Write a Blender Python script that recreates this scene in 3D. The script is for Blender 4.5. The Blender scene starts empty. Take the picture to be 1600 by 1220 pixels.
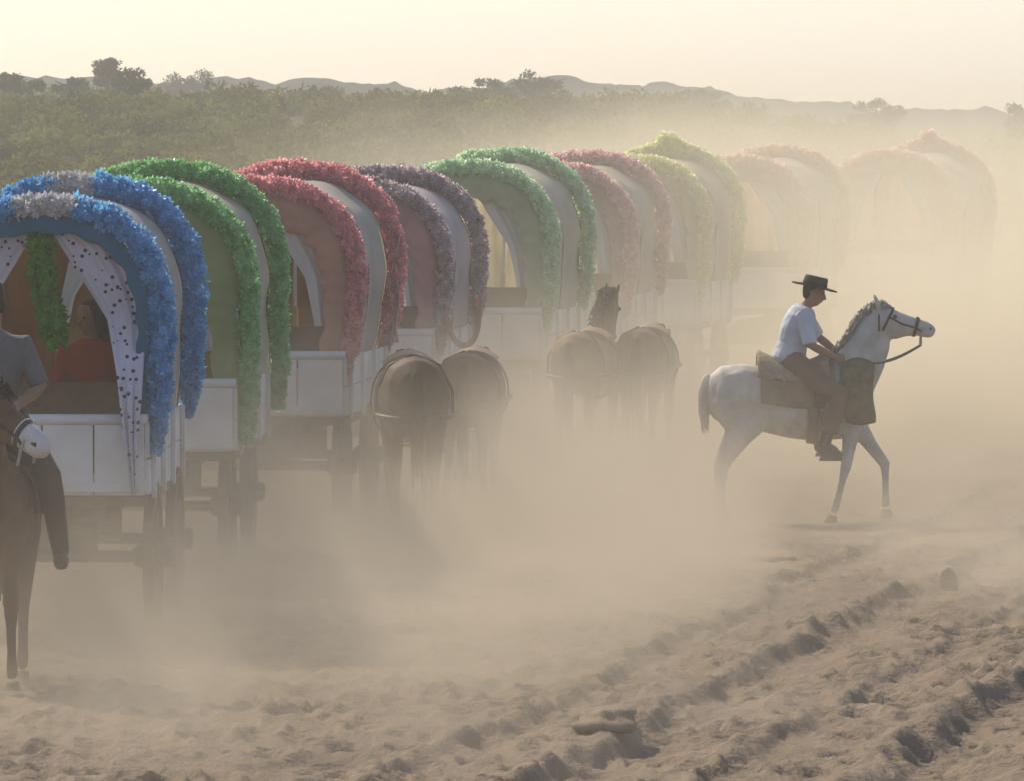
import bpy, math, random
import numpy as np
from mathutils import Vector, Matrix
R = math.radians
rng = random.Random(7)
scene = bpy.context.scene
col = scene.collection

# ------------------------------------------------------------------ camera, sky, sun, exposure
CAM_H = 3.8
cam_d = bpy.data.cameras.new('camera'); cam = bpy.data.objects.new('camera', cam_d); col.objects.link(cam)
cam.location = (0, 0, CAM_H)
cam.rotation_euler = (R(90 - 2.314), 0, 0)
cam_d.sensor_fit = 'HORIZONTAL'; cam_d.angle = R(8.50)
cam_d.clip_start = 0.5; cam_d.clip_end = 3000
scene.camera = cam

SUN_AZ, SUN_EL = -36.0, 42.0        # azimuth measured from the view direction (+y), negative = left
world = bpy.data.worlds.new('World'); scene.world = world; world.use_nodes = True
wn = world.node_tree.nodes; wl = world.node_tree.links
sky = wn.new('ShaderNodeTexSky'); sky.sky_type = 'NISHITA'; sky.sun_disc = False
sky.sun_elevation = R(SUN_EL); sky.sun_rotation = R(SUN_AZ)
sky.air_density = 0.65; sky.dust_density = 1.6; sky.ozone_density = 0.4; sky.altitude = 0
bg = wn['Background']; bg.inputs['Strength'].default_value = 0.15
wl.new(sky.outputs[0], bg.inputs['Color'])

sun_d = bpy.data.lights.new('sun', 'SUN'); sun_d.energy = 3.5; sun_d.angle = R(2.0); sun_d.color = (1.0, 0.905, 0.71)
sun = bpy.data.objects.new('sun', sun_d); col.objects.link(sun)
sv = Vector((math.sin(R(SUN_AZ)) * math.cos(R(SUN_EL)), math.cos(R(SUN_AZ)) * math.cos(R(SUN_EL)), math.sin(R(SUN_EL))))
sun.rotation_euler = sv.to_track_quat('Z', 'Y').to_euler()
sun.location = (-20, 30, 30)

vs = scene.view_settings
vs.view_transform = 'Standard'; vs.look = 'None'; vs.exposure = 0.34; vs.gamma = 1.0; vs.use_curve_mapping = False
cy = scene.cycles
cy.max_bounces = 5; cy.diffuse_bounces = 2; cy.glossy_bounces = 1; cy.transmission_bounces = 2
cy.volume_bounces = 2; cy.transparent_max_bounces = 8
cy.use_denoising = True
cy.use_adaptive_sampling = True; cy.adaptive_threshold = 0.03
cy.volume_step_rate = 1.5; cy.volume_max_steps = 128
cy.caustics_reflective = False; cy.caustics_refractive = False

# ------------------------------------------------------------------ materials
MATS = {}
def mat(name, color, rough=0.85, var=0.18, scale=8.0, trans=0.0, bump=0.0, spec=0.2, detail=4, c2=None):
    if name in MATS: return MATS[name]
    m = bpy.data.materials.new(name); m.use_nodes = True
    nt = m.node_tree; N = nt.nodes; L = nt.links; N.clear()
    out = N.new('ShaderNodeOutputMaterial')
    tc = N.new('ShaderNodeTexCoord'); nz = N.new('ShaderNodeTexNoise')
    nz.inputs['Scale'].default_value = scale; nz.inputs['Detail'].default_value = detail
    L.new(tc.outputs['Object'], nz.inputs['Vector'])
    rp = N.new('ShaderNodeValToRGB'); L.new(nz.outputs['Fac'], rp.inputs[0])
    a = [max(0, c * (1 - var)) for c in color]; b = [min(1, c * (1 + var)) for c in (c2 or color)]
    rp.color_ramp.elements[0].position = 0.32; rp.color_ramp.elements[1].position = 0.68
    rp.color_ramp.elements[0].color = (*a, 1); rp.color_ramp.elements[1].color = (*b, 1)
    p = N.new('ShaderNodeBsdfPrincipled'); L.new(rp.outputs[0], p.inputs['Base Color'])
    p.inputs['Roughness'].default_value = rough; p.inputs['Specular IOR Level'].default_value = spec
    sh = p
    if trans > 0:
        t = N.new('ShaderNodeBsdfTranslucent'); L.new(rp.outputs[0], t.inputs['Color'])
        mx = N.new('ShaderNodeMixShader'); mx.inputs[0].default_value = trans
        L.new(p.outputs[0], mx.inputs[1]); L.new(t.outputs[0], mx.inputs[2]); sh = mx
    if bump > 0:
        bn = N.new('ShaderNodeTexNoise'); bn.inputs['Scale'].default_value = scale * 4; bn.inputs['Detail'].default_value = 6
        L.new(tc.outputs['Object'], bn.inputs['Vector'])
        bp = N.new('ShaderNodeBump'); bp.inputs['Strength'].default_value = bump; bp.inputs['Distance'].default_value = 0.02
        L.new(bn.outputs['Fac'], bp.inputs['Height']); L.new(bp.outputs[0], p.inputs['Normal'])
    L.new(sh.outputs[0], out.inputs['Surface'])
    MATS[name] = m
    return m

def dotted(name, color, dot, scale=11.0, rad=0.30, trans=0.3):
    m = mat(name, color, var=0.06, scale=3, trans=trans)
    nt = m.node_tree; N = nt.nodes; L = nt.links
    tc = next(n for n in N if n.type == 'TEX_COORD'); rp = next(n for n in N if n.type == 'VALTORGB')
    v = N.new('ShaderNodeTexVoronoi'); v.inputs['Scale'].default_value = scale; v.inputs['Randomness'].default_value = 0.75
    mp = N.new('ShaderNodeMapping'); mp.inputs['Scale'].default_value = (1, 0.15, 1)
    L.new(tc.outputs['Object'], mp.inputs['Vector']); L.new(mp.outputs[0], v.inputs['Vector'])
    lt = N.new('ShaderNodeMath'); lt.operation = 'LESS_THAN'; lt.inputs[1].default_value = rad
    L.new(v.outputs['Distance'], lt.inputs[0])
    mx = N.new('ShaderNodeMixRGB'); L.new(lt.outputs[0], mx.inputs[0]); L.new(rp.outputs[0], mx.inputs[1]); mx.inputs[2].default_value = (*dot, 1)
    for n in N:
        if n.type == 'BSDF_PRINCIPLED': L.new(mx.outputs[0], n.inputs['Base Color'])
        if n.type == 'BSDF_TRANSLUCENT': L.new(mx.outputs[0], n.inputs['Color'])
    return m

# ------------------------------------------------------------------ mesh building
class MB:
    def __init__(s): s.v = []; s.f = []
    def add(s, vs, fs):
        o = len(s.v); s.v += [tuple(v) for v in vs]; s.f += [tuple(i + o for i in f) for f in fs]
    def box(s, c, d, rz=0.0):
        x, y, z = (k / 2 for k in d); cs, sn = math.cos(rz), math.sin(rz)
        vs = []
        for a in (-1, 1):
            for b in (-1, 1):
                for e in (-1, 1):
                    px, py = a * x, b * y
                    vs.append((c[0] + px * cs - py * sn, c[1] + px * sn + py * cs, c[2] + e * z))
        s.add(vs, [(0, 1, 3, 2), (4, 6, 7, 5), (0, 4, 5, 1), (2, 3, 7, 6), (0, 2, 6, 4), (1, 5, 7, 3)])
        return s
    def loft(s, pts, side=(0, 1, 0), n=14, cap=True):
        """pts: (pos, half size along side, half size along the other axis)"""
        P = [Vector(p[0]) for p in pts]; k = len(P); side = Vector(side); rings = []
        for i in range(k):
            t = (P[min(i + 1, k - 1)] - P[max(i - 1, 0)])
            t = t.normalized() if t.length > 1e-9 else Vector((0, 0, 1))
            u = side - t * side.dot(t)
            u = u.normalized() if u.length > 1e-4 else t.orthogonal().normalized()
            w = t.cross(u)
            rings.append([P[i] + u * (math.cos(2 * math.pi * j / n) * pts[i][1]) + w * (math.sin(2 * math.pi * j / n) * pts[i][2]) for j in range(n)])
        vs = [v for r in rings for v in r]; fs = []
        for i in range(k - 1):
            for j in range(n):
                a = i * n + j; b = i * n + (j + 1) % n
                fs.append((a, b, b + n, a + n))
        if cap:
            vs += [P[0], P[-1]]; c0, c1 = k * n, k * n + 1
            for j in range(n):
                fs.append((c0, (j + 1) % n, j)); fs.append((c1, (k - 1) * n + j, (k - 1) * n + (j + 1) % n))
        s.add(vs, fs); return s
    def tube(s, pts, r, n=6, side=(0.13, 0.97, 0.21)):
        rr = r if isinstance(r, (list, tuple)) else [r] * len(pts)
        return s.loft([(p, a, a) for p, a in zip(pts, rr)], side, n)
    def ball(s, c, r, n=10, m=6):
        r = r if isinstance(r, (list, tuple)) else (r, r, r)
        vs = [(c[0], c[1], c[2] + r[2])]
        for i in range(1, m):
            a = math.pi * i / m
            for j in range(n):
                b = 2 * math.pi * j / n
                vs.append((c[0] + r[0] * math.sin(a) * math.cos(b), c[1] + r[1] * math.sin(a) * math.sin(b), c[2] + r[2] * math.cos(a)))
        vs.append((c[0], c[1], c[2] - r[2])); fs = []
        for j in range(n):
            fs.append((0, 1 + j, 1 + (j + 1) % n)); fs.append((len(vs) - 1, 1 + (m - 2) * n + (j + 1) % n, 1 + (m - 2) * n + j))
            for i in range(m - 2):
                a = 1 + i * n + j; b = 1 + i * n + (j + 1) % n
                fs.append((a, a + n, b + n, b))
        s.add(vs, fs); return s
    def sheet(s, grid, thick=0.0, axis=None):
        """grid: rows of points; thick gives it a second skin"""
        h, w = len(grid), len(grid[0])
        G = [[Vector(p) for p in r] for r in grid]
        def nrm(i, j):
            a = G[min(i + 1, h - 1)][j] - G[max(i - 1, 0)][j]; b = G[i][min(j + 1, w - 1)] - G[i][max(j - 1, 0)]
            c = a.cross(b); return c.normalized() if c.length > 1e-12 else Vector((0, 0, 1))
        top = [G[i][j] for i in range(h) for j in range(w)]
        fs = [(i * w + j, i * w + j + 1, (i + 1) * w + j + 1, (i + 1) * w + j) for i in range(h - 1) for j in range(w - 1)]
        if thick:
            o = h * w
            bot = [G[i][j] + nrm(i, j) * thick for i in range(h) for j in range(w)]
            fs2 = [tuple(reversed([q + o for q in f])) for f in fs]
            ed = [(0, j, 0, j + 1) for j in range(w - 1)] + [(h - 1, j + 1, h - 1, j) for j in range(w - 1)] + \
                 [(i + 1, 0, i, 0) for i in range(h - 1)] + [(i, w - 1, i + 1, w - 1) for i in range(h - 1)]
            fe = [(a * w + b, a * w + b + o, c * w + d + o, c * w + d) for a, b, c, d in ed]
            s.add(top + bot, fs + fs2 + fe)
        else: s.add(top, fs)
        return s
    def mesh(s, name, smooth=True):
        me = bpy.data.meshes.new(name); me.from_pydata(s.v, [], s.f)
        if smooth: me.polygons.foreach_set('use_smooth', [True] * len(me.polygons))
        me.update(); return me
    def build(s, name, m, parent=None, smooth=True):
        return link(name, s.mesh(name, smooth), m, parent)

def link(name, me, m=None, parent=None):
    o = bpy.data.objects.new(name, me)
    if m is not None and me is not None and len(me.materials) == 0: me.materials.append(m)
    col.objects.link(o)
    if parent: o.parent = parent
    return o
def thing(name, label, cat, loc=(0, 0, 0), rz=0.0, group=None):
    o = bpy.data.objects.new(name, None); col.objects.link(o); o.location = loc; o.rotation_euler = (0, 0, rz)
    o.empty_display_size = 0.2
    return tag(o, label, cat, group)
def tag(o, label=None, cat=None, group=None, kind=None):
    if label: o['label'] = label
    if cat: o['category'] = cat
    if group: o['group'] = group
    if kind: o['kind'] = kind
    return o
def fused(name, mb, m, parent, voxel=0.016, it=4):
    """weld overlapping closed tubes into one continuous skin"""
    me = mb.mesh(name + '_raw'); t = bpy.data.objects.new(name + '_raw', me); col.objects.link(t)
    r = t.modifiers.new('r', 'REMESH'); r.mode = 'VOXEL'; r.voxel_size = voxel; r.use_smooth_shade = True
    q = t.modifiers.new('s', 'SMOOTH'); q.factor = 0.5; q.iterations = it
    dg = bpy.context.evaluated_depsgraph_get(); dg.update()
    out = bpy.data.meshes.new_from_object(t.evaluated_get(dg)); out.name = name
    bpy.data.objects.remove(t); bpy.data.meshes.remove(me)
    out.polygons.foreach_set('use_smooth', [True] * len(out.polygons))
    out.materials.clear()
    return link(name, out, m, parent)

def crom(P, k=6):
    P = [Vector(p) for p in P]; out = []
    for i in range(len(P) - 1):
        a, b, c, d = P[max(i - 1, 0)], P[i], P[i + 1], P[min(i + 2, len(P) - 1)]
        for q in range(k):
            t = q / k
            out.append(0.5 * ((2 * b) + (c - a) * t + (2 * a - 5 * b + 4 * c - d) * t * t + (3 * b - a - 3 * c + d) * t ** 3))
    out.append(P[-1]); return out

# ------------------------------------------------------------------ ground, one sheet to the foot of the far hills
def hash2(ix, iy, seed):
    h = (ix.astype(np.int64) * 374761393 + iy.astype(np.int64) * 668265263 + seed * 1442695041) & 0x7fffffff
    h = ((h ^ (h >> 13)) * 1274126177) & 0x7fffffff
    return ((h ^ (h >> 16)) & 0xffff) / 65535.0
def vnoise(x, y, seed=0):
    ix, iy = np.floor(x), np.floor(y); fx, fy = x - ix, y - iy
    fx = fx * fx * (3 - 2 * fx); fy = fy * fy * (3 - 2 * fy)
    a = hash2(ix, iy, seed); b = hash2(ix + 1, iy, seed); c = hash2(ix, iy + 1, seed); d = hash2(ix + 1, iy + 1, seed)
    return (a + (b - a) * fx) * (1 - fy) + (c + (d - c) * fx) * fy
def fbm(x, y, seed=0, o=4):
    s = 0; a = 0.5
    for k in range(o):
        s = s + a * vnoise(x, y, seed + k * 17); x = x * 2.03 + 3.1; y = y * 2.03 + 1.7; a *= 0.5
    return s
def sstep(a, b, t):
    t = np.clip((t - a) / (b - a), 0, 1); return t * t * (3 - 2 * t)

RUTS = [(0.30, 40.0, 0.200, 0.085, 0.62), (2.05, 39.5, 0.215, 0.115, 0.75), (-0.65, 40.0, 0.19, 0.05, 0.5), (1.25, 40.0, 0.205, 0.04, 0.4)]   # x at y0, y0, slope, depth, width
def hills_h(X, Y):
    rise = sstep(128, 235, Y + 6 * vnoise(X * 0.05, Y * 0.05, 5))
    left = 1 - sstep(0.012, 0.075, X / np.maximum(Y, 1)) * 0.52
    h = rise * (3.35 * left + 1.2 * (fbm(X * 0.035, Y * 0.03, 9, 3) - 0.45))
    h = h - sstep(300, 420, Y) * 1.5
    return h
def ground_h(X, Y):
    near = (1 - sstep(70, 120, Y)); track = 1 - sstep(50, 64, Y) * 0.6
    XX = X + 0.25 * (vnoise(X * 1.3, Y * 0.8, 31) - 0.5); YY = Y
    a = fbm(XX * 3.4, YY * 1.9, 1, 4); b = np.abs(fbm(XX * 1.5 + 9, YY * 0.95, 3, 3) - 0.45)
    fine = fbm(XX * 7.5, YY * 4.0, 12, 3)
    h = near * track * (0.05 * (a - 0.47) + 0.05 * (0.12 - b) + 0.07 * (fine - 0.45) + 0.045 * (fbm(XX * 17, YY * 8, 19, 2) - 0.37))
    h = h + near * 0.10 * (fbm(X * 0.35, Y * 0.2, 6, 2) - 0.4)
    for x0, y0, sl, dep, w in RUTS:
        c = x0 + sl * (Y - y0) + 0.20 * (vnoise(Y * 0.35, Y * 0 + x0 * 7, 41) - 0.5) + 0.22 * (vnoise(Y * 1.3, Y * 0 + x0 * 3, 44) - 0.5) + 0.2 * (a - .47)
        u = (X - c) / w
        prof = sstep(-0.22, 0.06, u) * (1 - sstep(0.25, 1.0, u))
        lip = np.exp(-((u + 0.26) / 0.16) ** 2) * 0.35
        h = h + near * dep * (lip * (0.5 + a) - prof) * (1 - sstep(60, 80, Y))
    return h + hills_h(X, Y)

def axis(segs):
    out = []
    for a, b, st in segs: out += list(np.arange(a, b, st))
    return np.array(out + [segs[-1][1]])
gx = axis([(-400, -60, 34), (-60, -14, 2.3), (-14, -5, 0.20), (-5, 6.6, 0.026), (6.6, 14, 0.20), (14, 60, 2.3), (60, 400, 34)])
gy = axis([(-60, 20, 10), (20, 36, 1.0), (36, 62, 0.085), (62, 90, 0.22), (90, 130, 1.0), (130, 330, 2.2), (330, 690, 12)])
X, Y = np.meshgrid(gx, gy); Z = ground_h(X, Y)
# hoof and foot prints trodden into the sand
pr = np.random.RandomState(3)
for _ in range(1500):
    px, py = pr.uniform(-4.8, 6.4), 36.5 + 24 * pr.rand() ** 1.2; r = pr.uniform(0.07, 0.15); dp = pr.uniform(0.012, 0.04)
    i0, i1 = np.searchsorted(gx, [px - 3 * r, px + 3 * r]); j0, j1 = np.searchsorted(gy, [py - 4.5 * r, py + 4.5 * r])
    if i1 <= i0 or j1 <= j0: continue
    q = np.sqrt(((X[j0:j1, i0:i1] - px) / r) ** 2 + ((Y[j0:j1, i0:i1] - py) / (1.5 * r)) ** 2)
    Z[j0:j1, i0:i1] += dp * (-np.exp(-q ** 4) + 0.7 * np.exp(-((q - 1.35) / 0.4) ** 2))
def gz(x, y):
    j = int(np.clip(np.searchsorted(gy, y), 0, len(gy) - 1)); i = int(np.clip(np.searchsorted(gx, x), 0, len(gx) - 1)); return float(Z[j, i])
nx, ny = len(gx), len(gy)
me = bpy.data.meshes.new('ground')
me.vertices.add(nx * ny); me.vertices.foreach_set('co', np.stack([X, Y, Z], -1).astype(np.float32).ravel())
I = np.arange(nx * ny).reshape(ny, nx)
F = np.stack([I[:-1, :-1], I[:-1, 1:], I[1:, 1:], I[1:, :-1]], -1).reshape(-1, 4)
me.loops.add(F.size); me.loops.foreach_set('vertex_index', F.ravel().astype(np.int32))
me.polygons.add(len(F)); me.polygons.foreach_set('loop_start', np.arange(0, F.size, 4, dtype=np.int32))
me.update(calc_edges=True); me.validate()
me.polygons.foreach_set('use_smooth', [True] * len(me.polygons))

def sand_mat():
    m = mat('sand', (0.205, 0.155, 0.110), rough=0.95, var=0.14, scale=1.6, spec=0.1, detail=8, bump=0.0)
    nt = m.node_tree; N = nt.nodes; L = nt.links
    p = next(n for n in N if n.type == 'BSDF_PRINCIPLED'); tc = next(n for n in N if n.type == 'TEX_COORD'); rp = next(n for n in N if n.type == 'VALTORGB')
    n1 = N.new('ShaderNodeTexNoise'); n1.inputs['Scale'].default_value = 22; n1.inputs['Detail'].default_value = 8
    L.new(tc.outputs['Object'], n1.inputs['Vector'])
    bp = N.new('ShaderNodeBump'); bp.inputs['Strength'].default_value = 0.9; bp.inputs['Distance'].default_value = 0.035
    L.new(n1.outputs['Fac'], bp.inputs['Height']); L.new(bp.outputs[0], p.inputs['Normal'])
    # dry scrubland soil and litter takes over past the track
    sx = N.new('ShaderNodeSeparateXYZ'); L.new(tc.outputs['Object'], sx.inputs[0])
    mr = N.new('ShaderNodeMapRange'); mr.inputs['From Min'].default_value = 112; mr.inputs['From Max'].default_value = 150
    L.new(sx.outputs['Y'], mr.inputs['Value'])
    n2 = N.new('ShaderNodeTexNoise'); n2.inputs['Scale'].default_value = 0.5; n2.inputs['Detail'].default_value = 6
    L.new(tc.outputs['Object'], n2.inputs['Vector'])
    r2 = N.new('ShaderNodeValToRGB'); L.new(n2.outputs['Fac'], r2.inputs[0])
    r2.color_ramp.elements[0].color = (0.04, 0.038, 0.014, 1); r2.color_ramp.elements[1].color = (0.095, 0.078, 0.036, 1)
    mx = N.new('ShaderNodeMixRGB'); L.new(mr.outputs[0], mx.inputs[0]); L.new(rp.outputs[0], mx.inputs[1]); L.new(r2.outputs[0], mx.inputs[2])
    L.new(mx.outputs[0], p.inputs['Base Color'])
    return m
tag(link('ground', me, sand_mat()), kind='structure')

# far ridge beyond the scrub
def skyline(px):
    P = [(-400, 128), (0, 124), (120, 122), (230, 128), (400, 126), (520, 124), (600, 134), (680, 144), (740, 134), (860, 124), (960, 128), (1100, 136), (1200, 160), (1330, 166), (1480, 172), (1700, 184), (2100, 180)]
    return float(np.interp(px, [p[0] for p in P], [p[1] for p in P]))
FPX = 10765.0
RIDGE_Y = 470.0
rows = []
for j in range(26):
    v = j / 25; row = []
    for i in range(240):
        px = -500 + 2700 * i / 239
        x = (px - 800) / FPX * RIDGE_Y * (1 + 0.0)
        y = RIDGE_Y - 70 + 140 * v
        top = CAM_H + (175 - skyline(px)) * RIDGE_Y / FPX
        bumps = 0.8 * (vnoise(np.array(x * 0.5), np.array(y * 0.06), 3) - 0.5) + 0.4 * (vnoise(np.array(x * 1.9), np.array(y * 0.1), 8) - 0.5)
        z = -0.5 + (top + 0.4 + float(bumps)) * math.sin(math.pi * min(1, max(0, v))) ** 0.7
        row.append((x, y, z))
    rows.append(row)
mb = MB(); mb.sheet(rows)
tag(mb.build('hills', mat('far_wood', (0.05, 0.058, 0.055), var=0.35, scale=0.8, spec=0.0, rough=1, bump=0.5)), kind='structure')

# ------------------------------------------------------------------ plants
def leaf_quads(V, F, c, r, n, size, rs, flat=1.0):
    """n leaf-sized quads through a clump; V, F collect arrays"""
    d = rs.normal(size=(n, 3)); d /= np.linalg.norm(d, axis=1, keepdims=True)
    p = c + d * (rs.rand(n, 1) ** 0.45) * np.array([r, r, r * flat])
    a = rs.normal(size=(n, 3)); a /= np.linalg.norm(a, axis=1, keepdims=True)
    b = np.cross(a, d); b /= (np.linalg.norm(b, axis=1, keepdims=True) + 1e-9)
    s = size * rs.uniform(0.6, 1.4, (n, 1))
    V.append(np.stack([p - a * s * 0.5, p + b * s * 0.33, p + a * s * 0.6 + d * s * 0.2, p - b * s * 0.33], 1).reshape(-1, 3))
def leaf_mesh(name, V):
    v = np.concatenate(V).astype(np.float32); n = len(v); me = bpy.data.meshes.new(name)
    me.vertices.add(n); me.vertices.foreach_set('co', v.ravel())
    me.loops.add(n); me.loops.foreach_set('vertex_index', np.arange(n, dtype=np.int32))
    me.polygons.add(n // 4); me.polygons.foreach_set('loop_start', np.arange(0, n, 4, dtype=np.int32))
    me.update(calc_edges=True); return me
M_scrub = mat('scrub_leaf', (0.105, 0.112, 0.014), var=0.5, scale=0.25, trans=0.3, spec=0.05, c2=(0.15, 0.145, 0.024))
rs = np.random.RandomState(11); V = []; Fq = []
cnt = 0
while cnt < 2300:
    y = 138 + 190 * rs.rand() ** 1.15; half = y * 0.0745 * 1.25 + 6
    x = rs.uniform(-half, half)
    if vnoise(np.array(x * 0.12), np.array(y * 0.09), 77) < 0.12: continue
    r = rs.uniform(0.35, 0.95); z = float(ground_h(np.array(x), np.array(y)))
    k = rs.randint(2, 5)
    for q in range(k):
        cc = np.array([x + rs.uniform(-.6, .6) * r, y + rs.uniform(-.6, .6) * r, z + r * rs.uniform(.3, .75)])
        leaf_quads(V, Fq, cc, r * rs.uniform(.5, .85), int(80 if y < 230 else 60), 0.17 if y < 230 else 0.2, rs, 0.8)
    cnt += 1
me = leaf_mesh('scrub', V)
tag(link('scrub', me, M_scrub), 'olive brown scrub covering the slope behind the wagons', 'scrub', kind='stuff')

M_bark = mat('bark', (0.10, 0.07, 0.05), var=0.3, scale=6)
M_pine = mat('pine_needles', (0.045, 0.065, 0.025), var=0.45, scale=0.5, trans=0.25, spec=0.05)
def tree(px, top_y, Yd, width_px, flat, label, seed, bare=0.45):
    s = FPX / Yd; x = (px - 800) / s; base = float(ground_h(np.array(x), np.array(Yd))) - 0.15
    ztop = CAM_H + (175 - top_y) / s; H = max(ztop - base, 2.0); w = width_px * 1.2 / s / 2
    rs = np.random.RandomState(seed)
    t = thing('pine_tree', label, 'tree', (x, Yd, base), 0, 'trees on the skyline')
    m = MB(); cz = H * (bare + (1 - bare) * 0.5)
    lean = rs.uniform(-.25, .25)
    m.tube([(0, 0, 0), (lean * .4, 0, H * .3), (lean, 0, H * .6), (lean * .8, 0, H * .86)], [0.17, 0.13, 0.09, 0.03])
    for k in range(5):
        a = rs.uniform(0, 6.28); z0 = H * rs.uniform(.4, .65)
        m.tube([(lean * .7, 0, z0), (lean + math.cos(a) * w * .4, math.sin(a) * w * .4, z0 + H * .12), (lean + math.cos(a) * w * .75, math.sin(a) * w * .7, z0 + H * .2)], [.06, .04, .015], 5)
    m.build('trunk', M_bark, t)
    V = []; F = []
    hh = H * (1 - bare) / 2
    for k in range(int(16 + w * 7)):
        d = rs.normal(size=3); d /= np.linalg.norm(d); q = rs.rand() ** .5
        c = np.array([lean + d[0] * q * w * .82, d[1] * q * w * .82, cz + d[2] * q * hh * .8])
        leaf_quads(V, F, c, rs.uniform(.26, .46) * (0.5 + 0.5 * min(w, hh)), 150, 0.13, rs, 0.7)
    me = leaf_mesh('crown', V)
    link('crown', me, M_pine, t)
tree(170, 88, 290, 40, 1, 'small round-topped pine poking up highest at the far left skyline', 1, .5)
tree(295, 104, 380, 100, .4, 'broad flat-topped pine on the left skyline behind the green-trimmed wagon', 2, .35)
tree(205, 122, 250, 70, 1, 'bushy tree just right of and below the small round-topped pine', 3, .2)
tree(108, 126, 270, 70, 1, 'low bushy tree just left of the small round-topped pine', 4, .2)
tree(515, 126, 300, 80, 1, 'low bushy tree on the skyline above the rose-trimmed wagon', 5, .2)
tree(712, 136, 300, 60, 1, 'low tree at the left foot of the skyline clump above the pale green-trimmed wagon', 6, .2)
tree(780, 116, 300, 80, 1, 'left tree of the tallest skyline clump above the pale green-trimmed wagon', 7, .25)
tree(838, 106, 310, 90, 1, 'right and tallest tree of the skyline clump above the pale green-trimmed wagon', 8, .25)
tree(1375, 150, 330, 100, 1, 'hazy broad tree on the right skyline above the white horse rider', 9, .25)
tree(1585, 152, 330, 60, 1, 'faint hazy tree at the right edge of the skyline', 10, .3)
tree(25, 128, 260, 110, 1, 'bushy tree at the left edge of the skyline', 12, .15)
tree(1080, 138, 320, 120, 1, 'low hazy tree on the skyline above the yellow-trimmed wagon', 13, .2)

# ------------------------------------------------------------------ decorated wagons
M_white = mat('white_board', (0.62, 0.56, 0.49), var=0.04, scale=2.2, rough=0.65, detail=9, c2=(0.76, 0.74, 0.71))
M_wood = mat('brown_wood', (0.11, 0.06, 0.03), var=0.3, scale=5, rough=0.6)
M_bed = mat('cart_wood', (0.20, 0.13, 0.075), var=0.25, scale=5, rough=0.7)
M_iron = mat('dark_iron', (0.06, 0.05, 0.045), var=0.2, rough=0.5)

def arch_pts(hw, top, inset, z0=1.40, k=6, sx=1.0, dz=0.0):
    A = [(hw - inset, z0), (hw - inset * .45, 1.75), (hw - .01, 2.12), (hw, 2.42), (hw * .925, 2.74), (hw * .74, 3.0), (hw * .42, 3.17), (0, 3.22)]
    A = [(x * sx, z0 + (z - z0) * (top - z0) / (3.22 - z0) + dz) for x, z in A]
    P = A + [(-x, z) for x, z in reversed(A[:-1])]
    return [(p.x, p.y) for p in crom([(x, z, 0) for x, z in P], k)]

def flowers(path, r, size, seed, t0=0.0, t1=1.0, dens=1.0, droop=1.0):
    """crumpled paper blossoms packed along a path: list of Vector; returns MB"""
    rd = random.Random(seed); m = MB()
    L = [0.0]
    for a, b in zip(path, path[1:]): L.append(L[-1] + (b - a).length)
    tot = L[-1]; step = size * 0.62 / dens; n = int((t1 - t0) * tot / step)
    around = max(5, int(2 * math.pi * r / (size * 0.8)))
    core = []
    def at(d):
        d = min(max(d, 0), tot - 1e-6)
        k = 0
        while L[k + 1] < d: k += 1
        a, b = path[k], path[k + 1]; return a.lerp(b, (d - L[k]) / (L[k + 1] - L[k])), (b - a).normalized()
    for i in range(n + 1):
        d = t0 * tot + i * step; c, t = at(d)
        taper = min(1.0, 0.45 + 3.2 * min(d, tot - d) / tot * 2.2)
        if i % 3 == 0: core.append((c, r * .72 * taper, r * .72 * taper))
        u = t.cross(Vector((0, 1, 0))).normalized(); w = t.cross(u)
        for j in range(around):
            a = 2 * math.pi * (j + rd.random() * .9) / around
            nrm = (u * math.cos(a) + w * math.sin(a)).normalized()
            p = c + nrm * r * taper * rd.uniform(.66, 1.16) + t * rd.uniform(-.5, .5) * step
            s = size * rd.uniform(.6, 1.25)
            tt = (t + nrm * rd.uniform(-.3, .3)).normalized(); bb = nrm.cross(tt).normalized(); tt = bb.cross(nrm)
            ph = rd.random() * 6.28; o = []
            vs = [p + nrm * s * .12]
            for q in range(10):
                b1 = ph + 6.283 * q / 10
                vs.append(p + (tt * math.cos(b1) + bb * math.sin(b1)) * s * rd.uniform(.48, .66) + nrm * s * (rd.uniform(.28, .62) if q % 2 else rd.uniform(-.12, .1)))
            fs = [(0, 1 + q, 1 + (q + 1) % 10) for q in range(10)]
            m.add(vs, fs)
    if len(core) > 1: m.loft(core, (0, 1, 0), 8)
    return m

def wheel_meshes(rad):
    rim = MB(); n = 28; ring = []
    for a, rr, x in ((0, rad, -.035), (0, rad, .035), (0, rad - .075, .035), (0, rad - .075, -.035)): ring.append((rr, x))
    vs = []; fs = []
    for i in range(n):
        t = 2 * math.pi * i / n
        for rr, x in ring: vs.append((x, math.cos(t) * rr, math.sin(t) * rr))
    for i in range(n):
        for j in range(4):
            fs.append((i * 4 + j, i * 4 + (j + 1) % 4, ((i + 1) % n) * 4 + (j + 1) % 4, ((i + 1) % n) * 4 + j))
    rim.add(vs, fs)
    hub = MB().tube([(-.14, 0, 0), (-.11, 0, 0), (.11, 0, 0), (.14, 0, 0)], [.06, .085, .085, .06], 12)
    sp = MB().loft([((0, 0, .06), .022, .03), ((0, 0, rad - .06), .016, .022)], (1, 0, 0), 6)
    return rim.mesh('rim', False), hub.mesh('hub'), sp.mesh('spoke')
WM = {}
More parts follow.
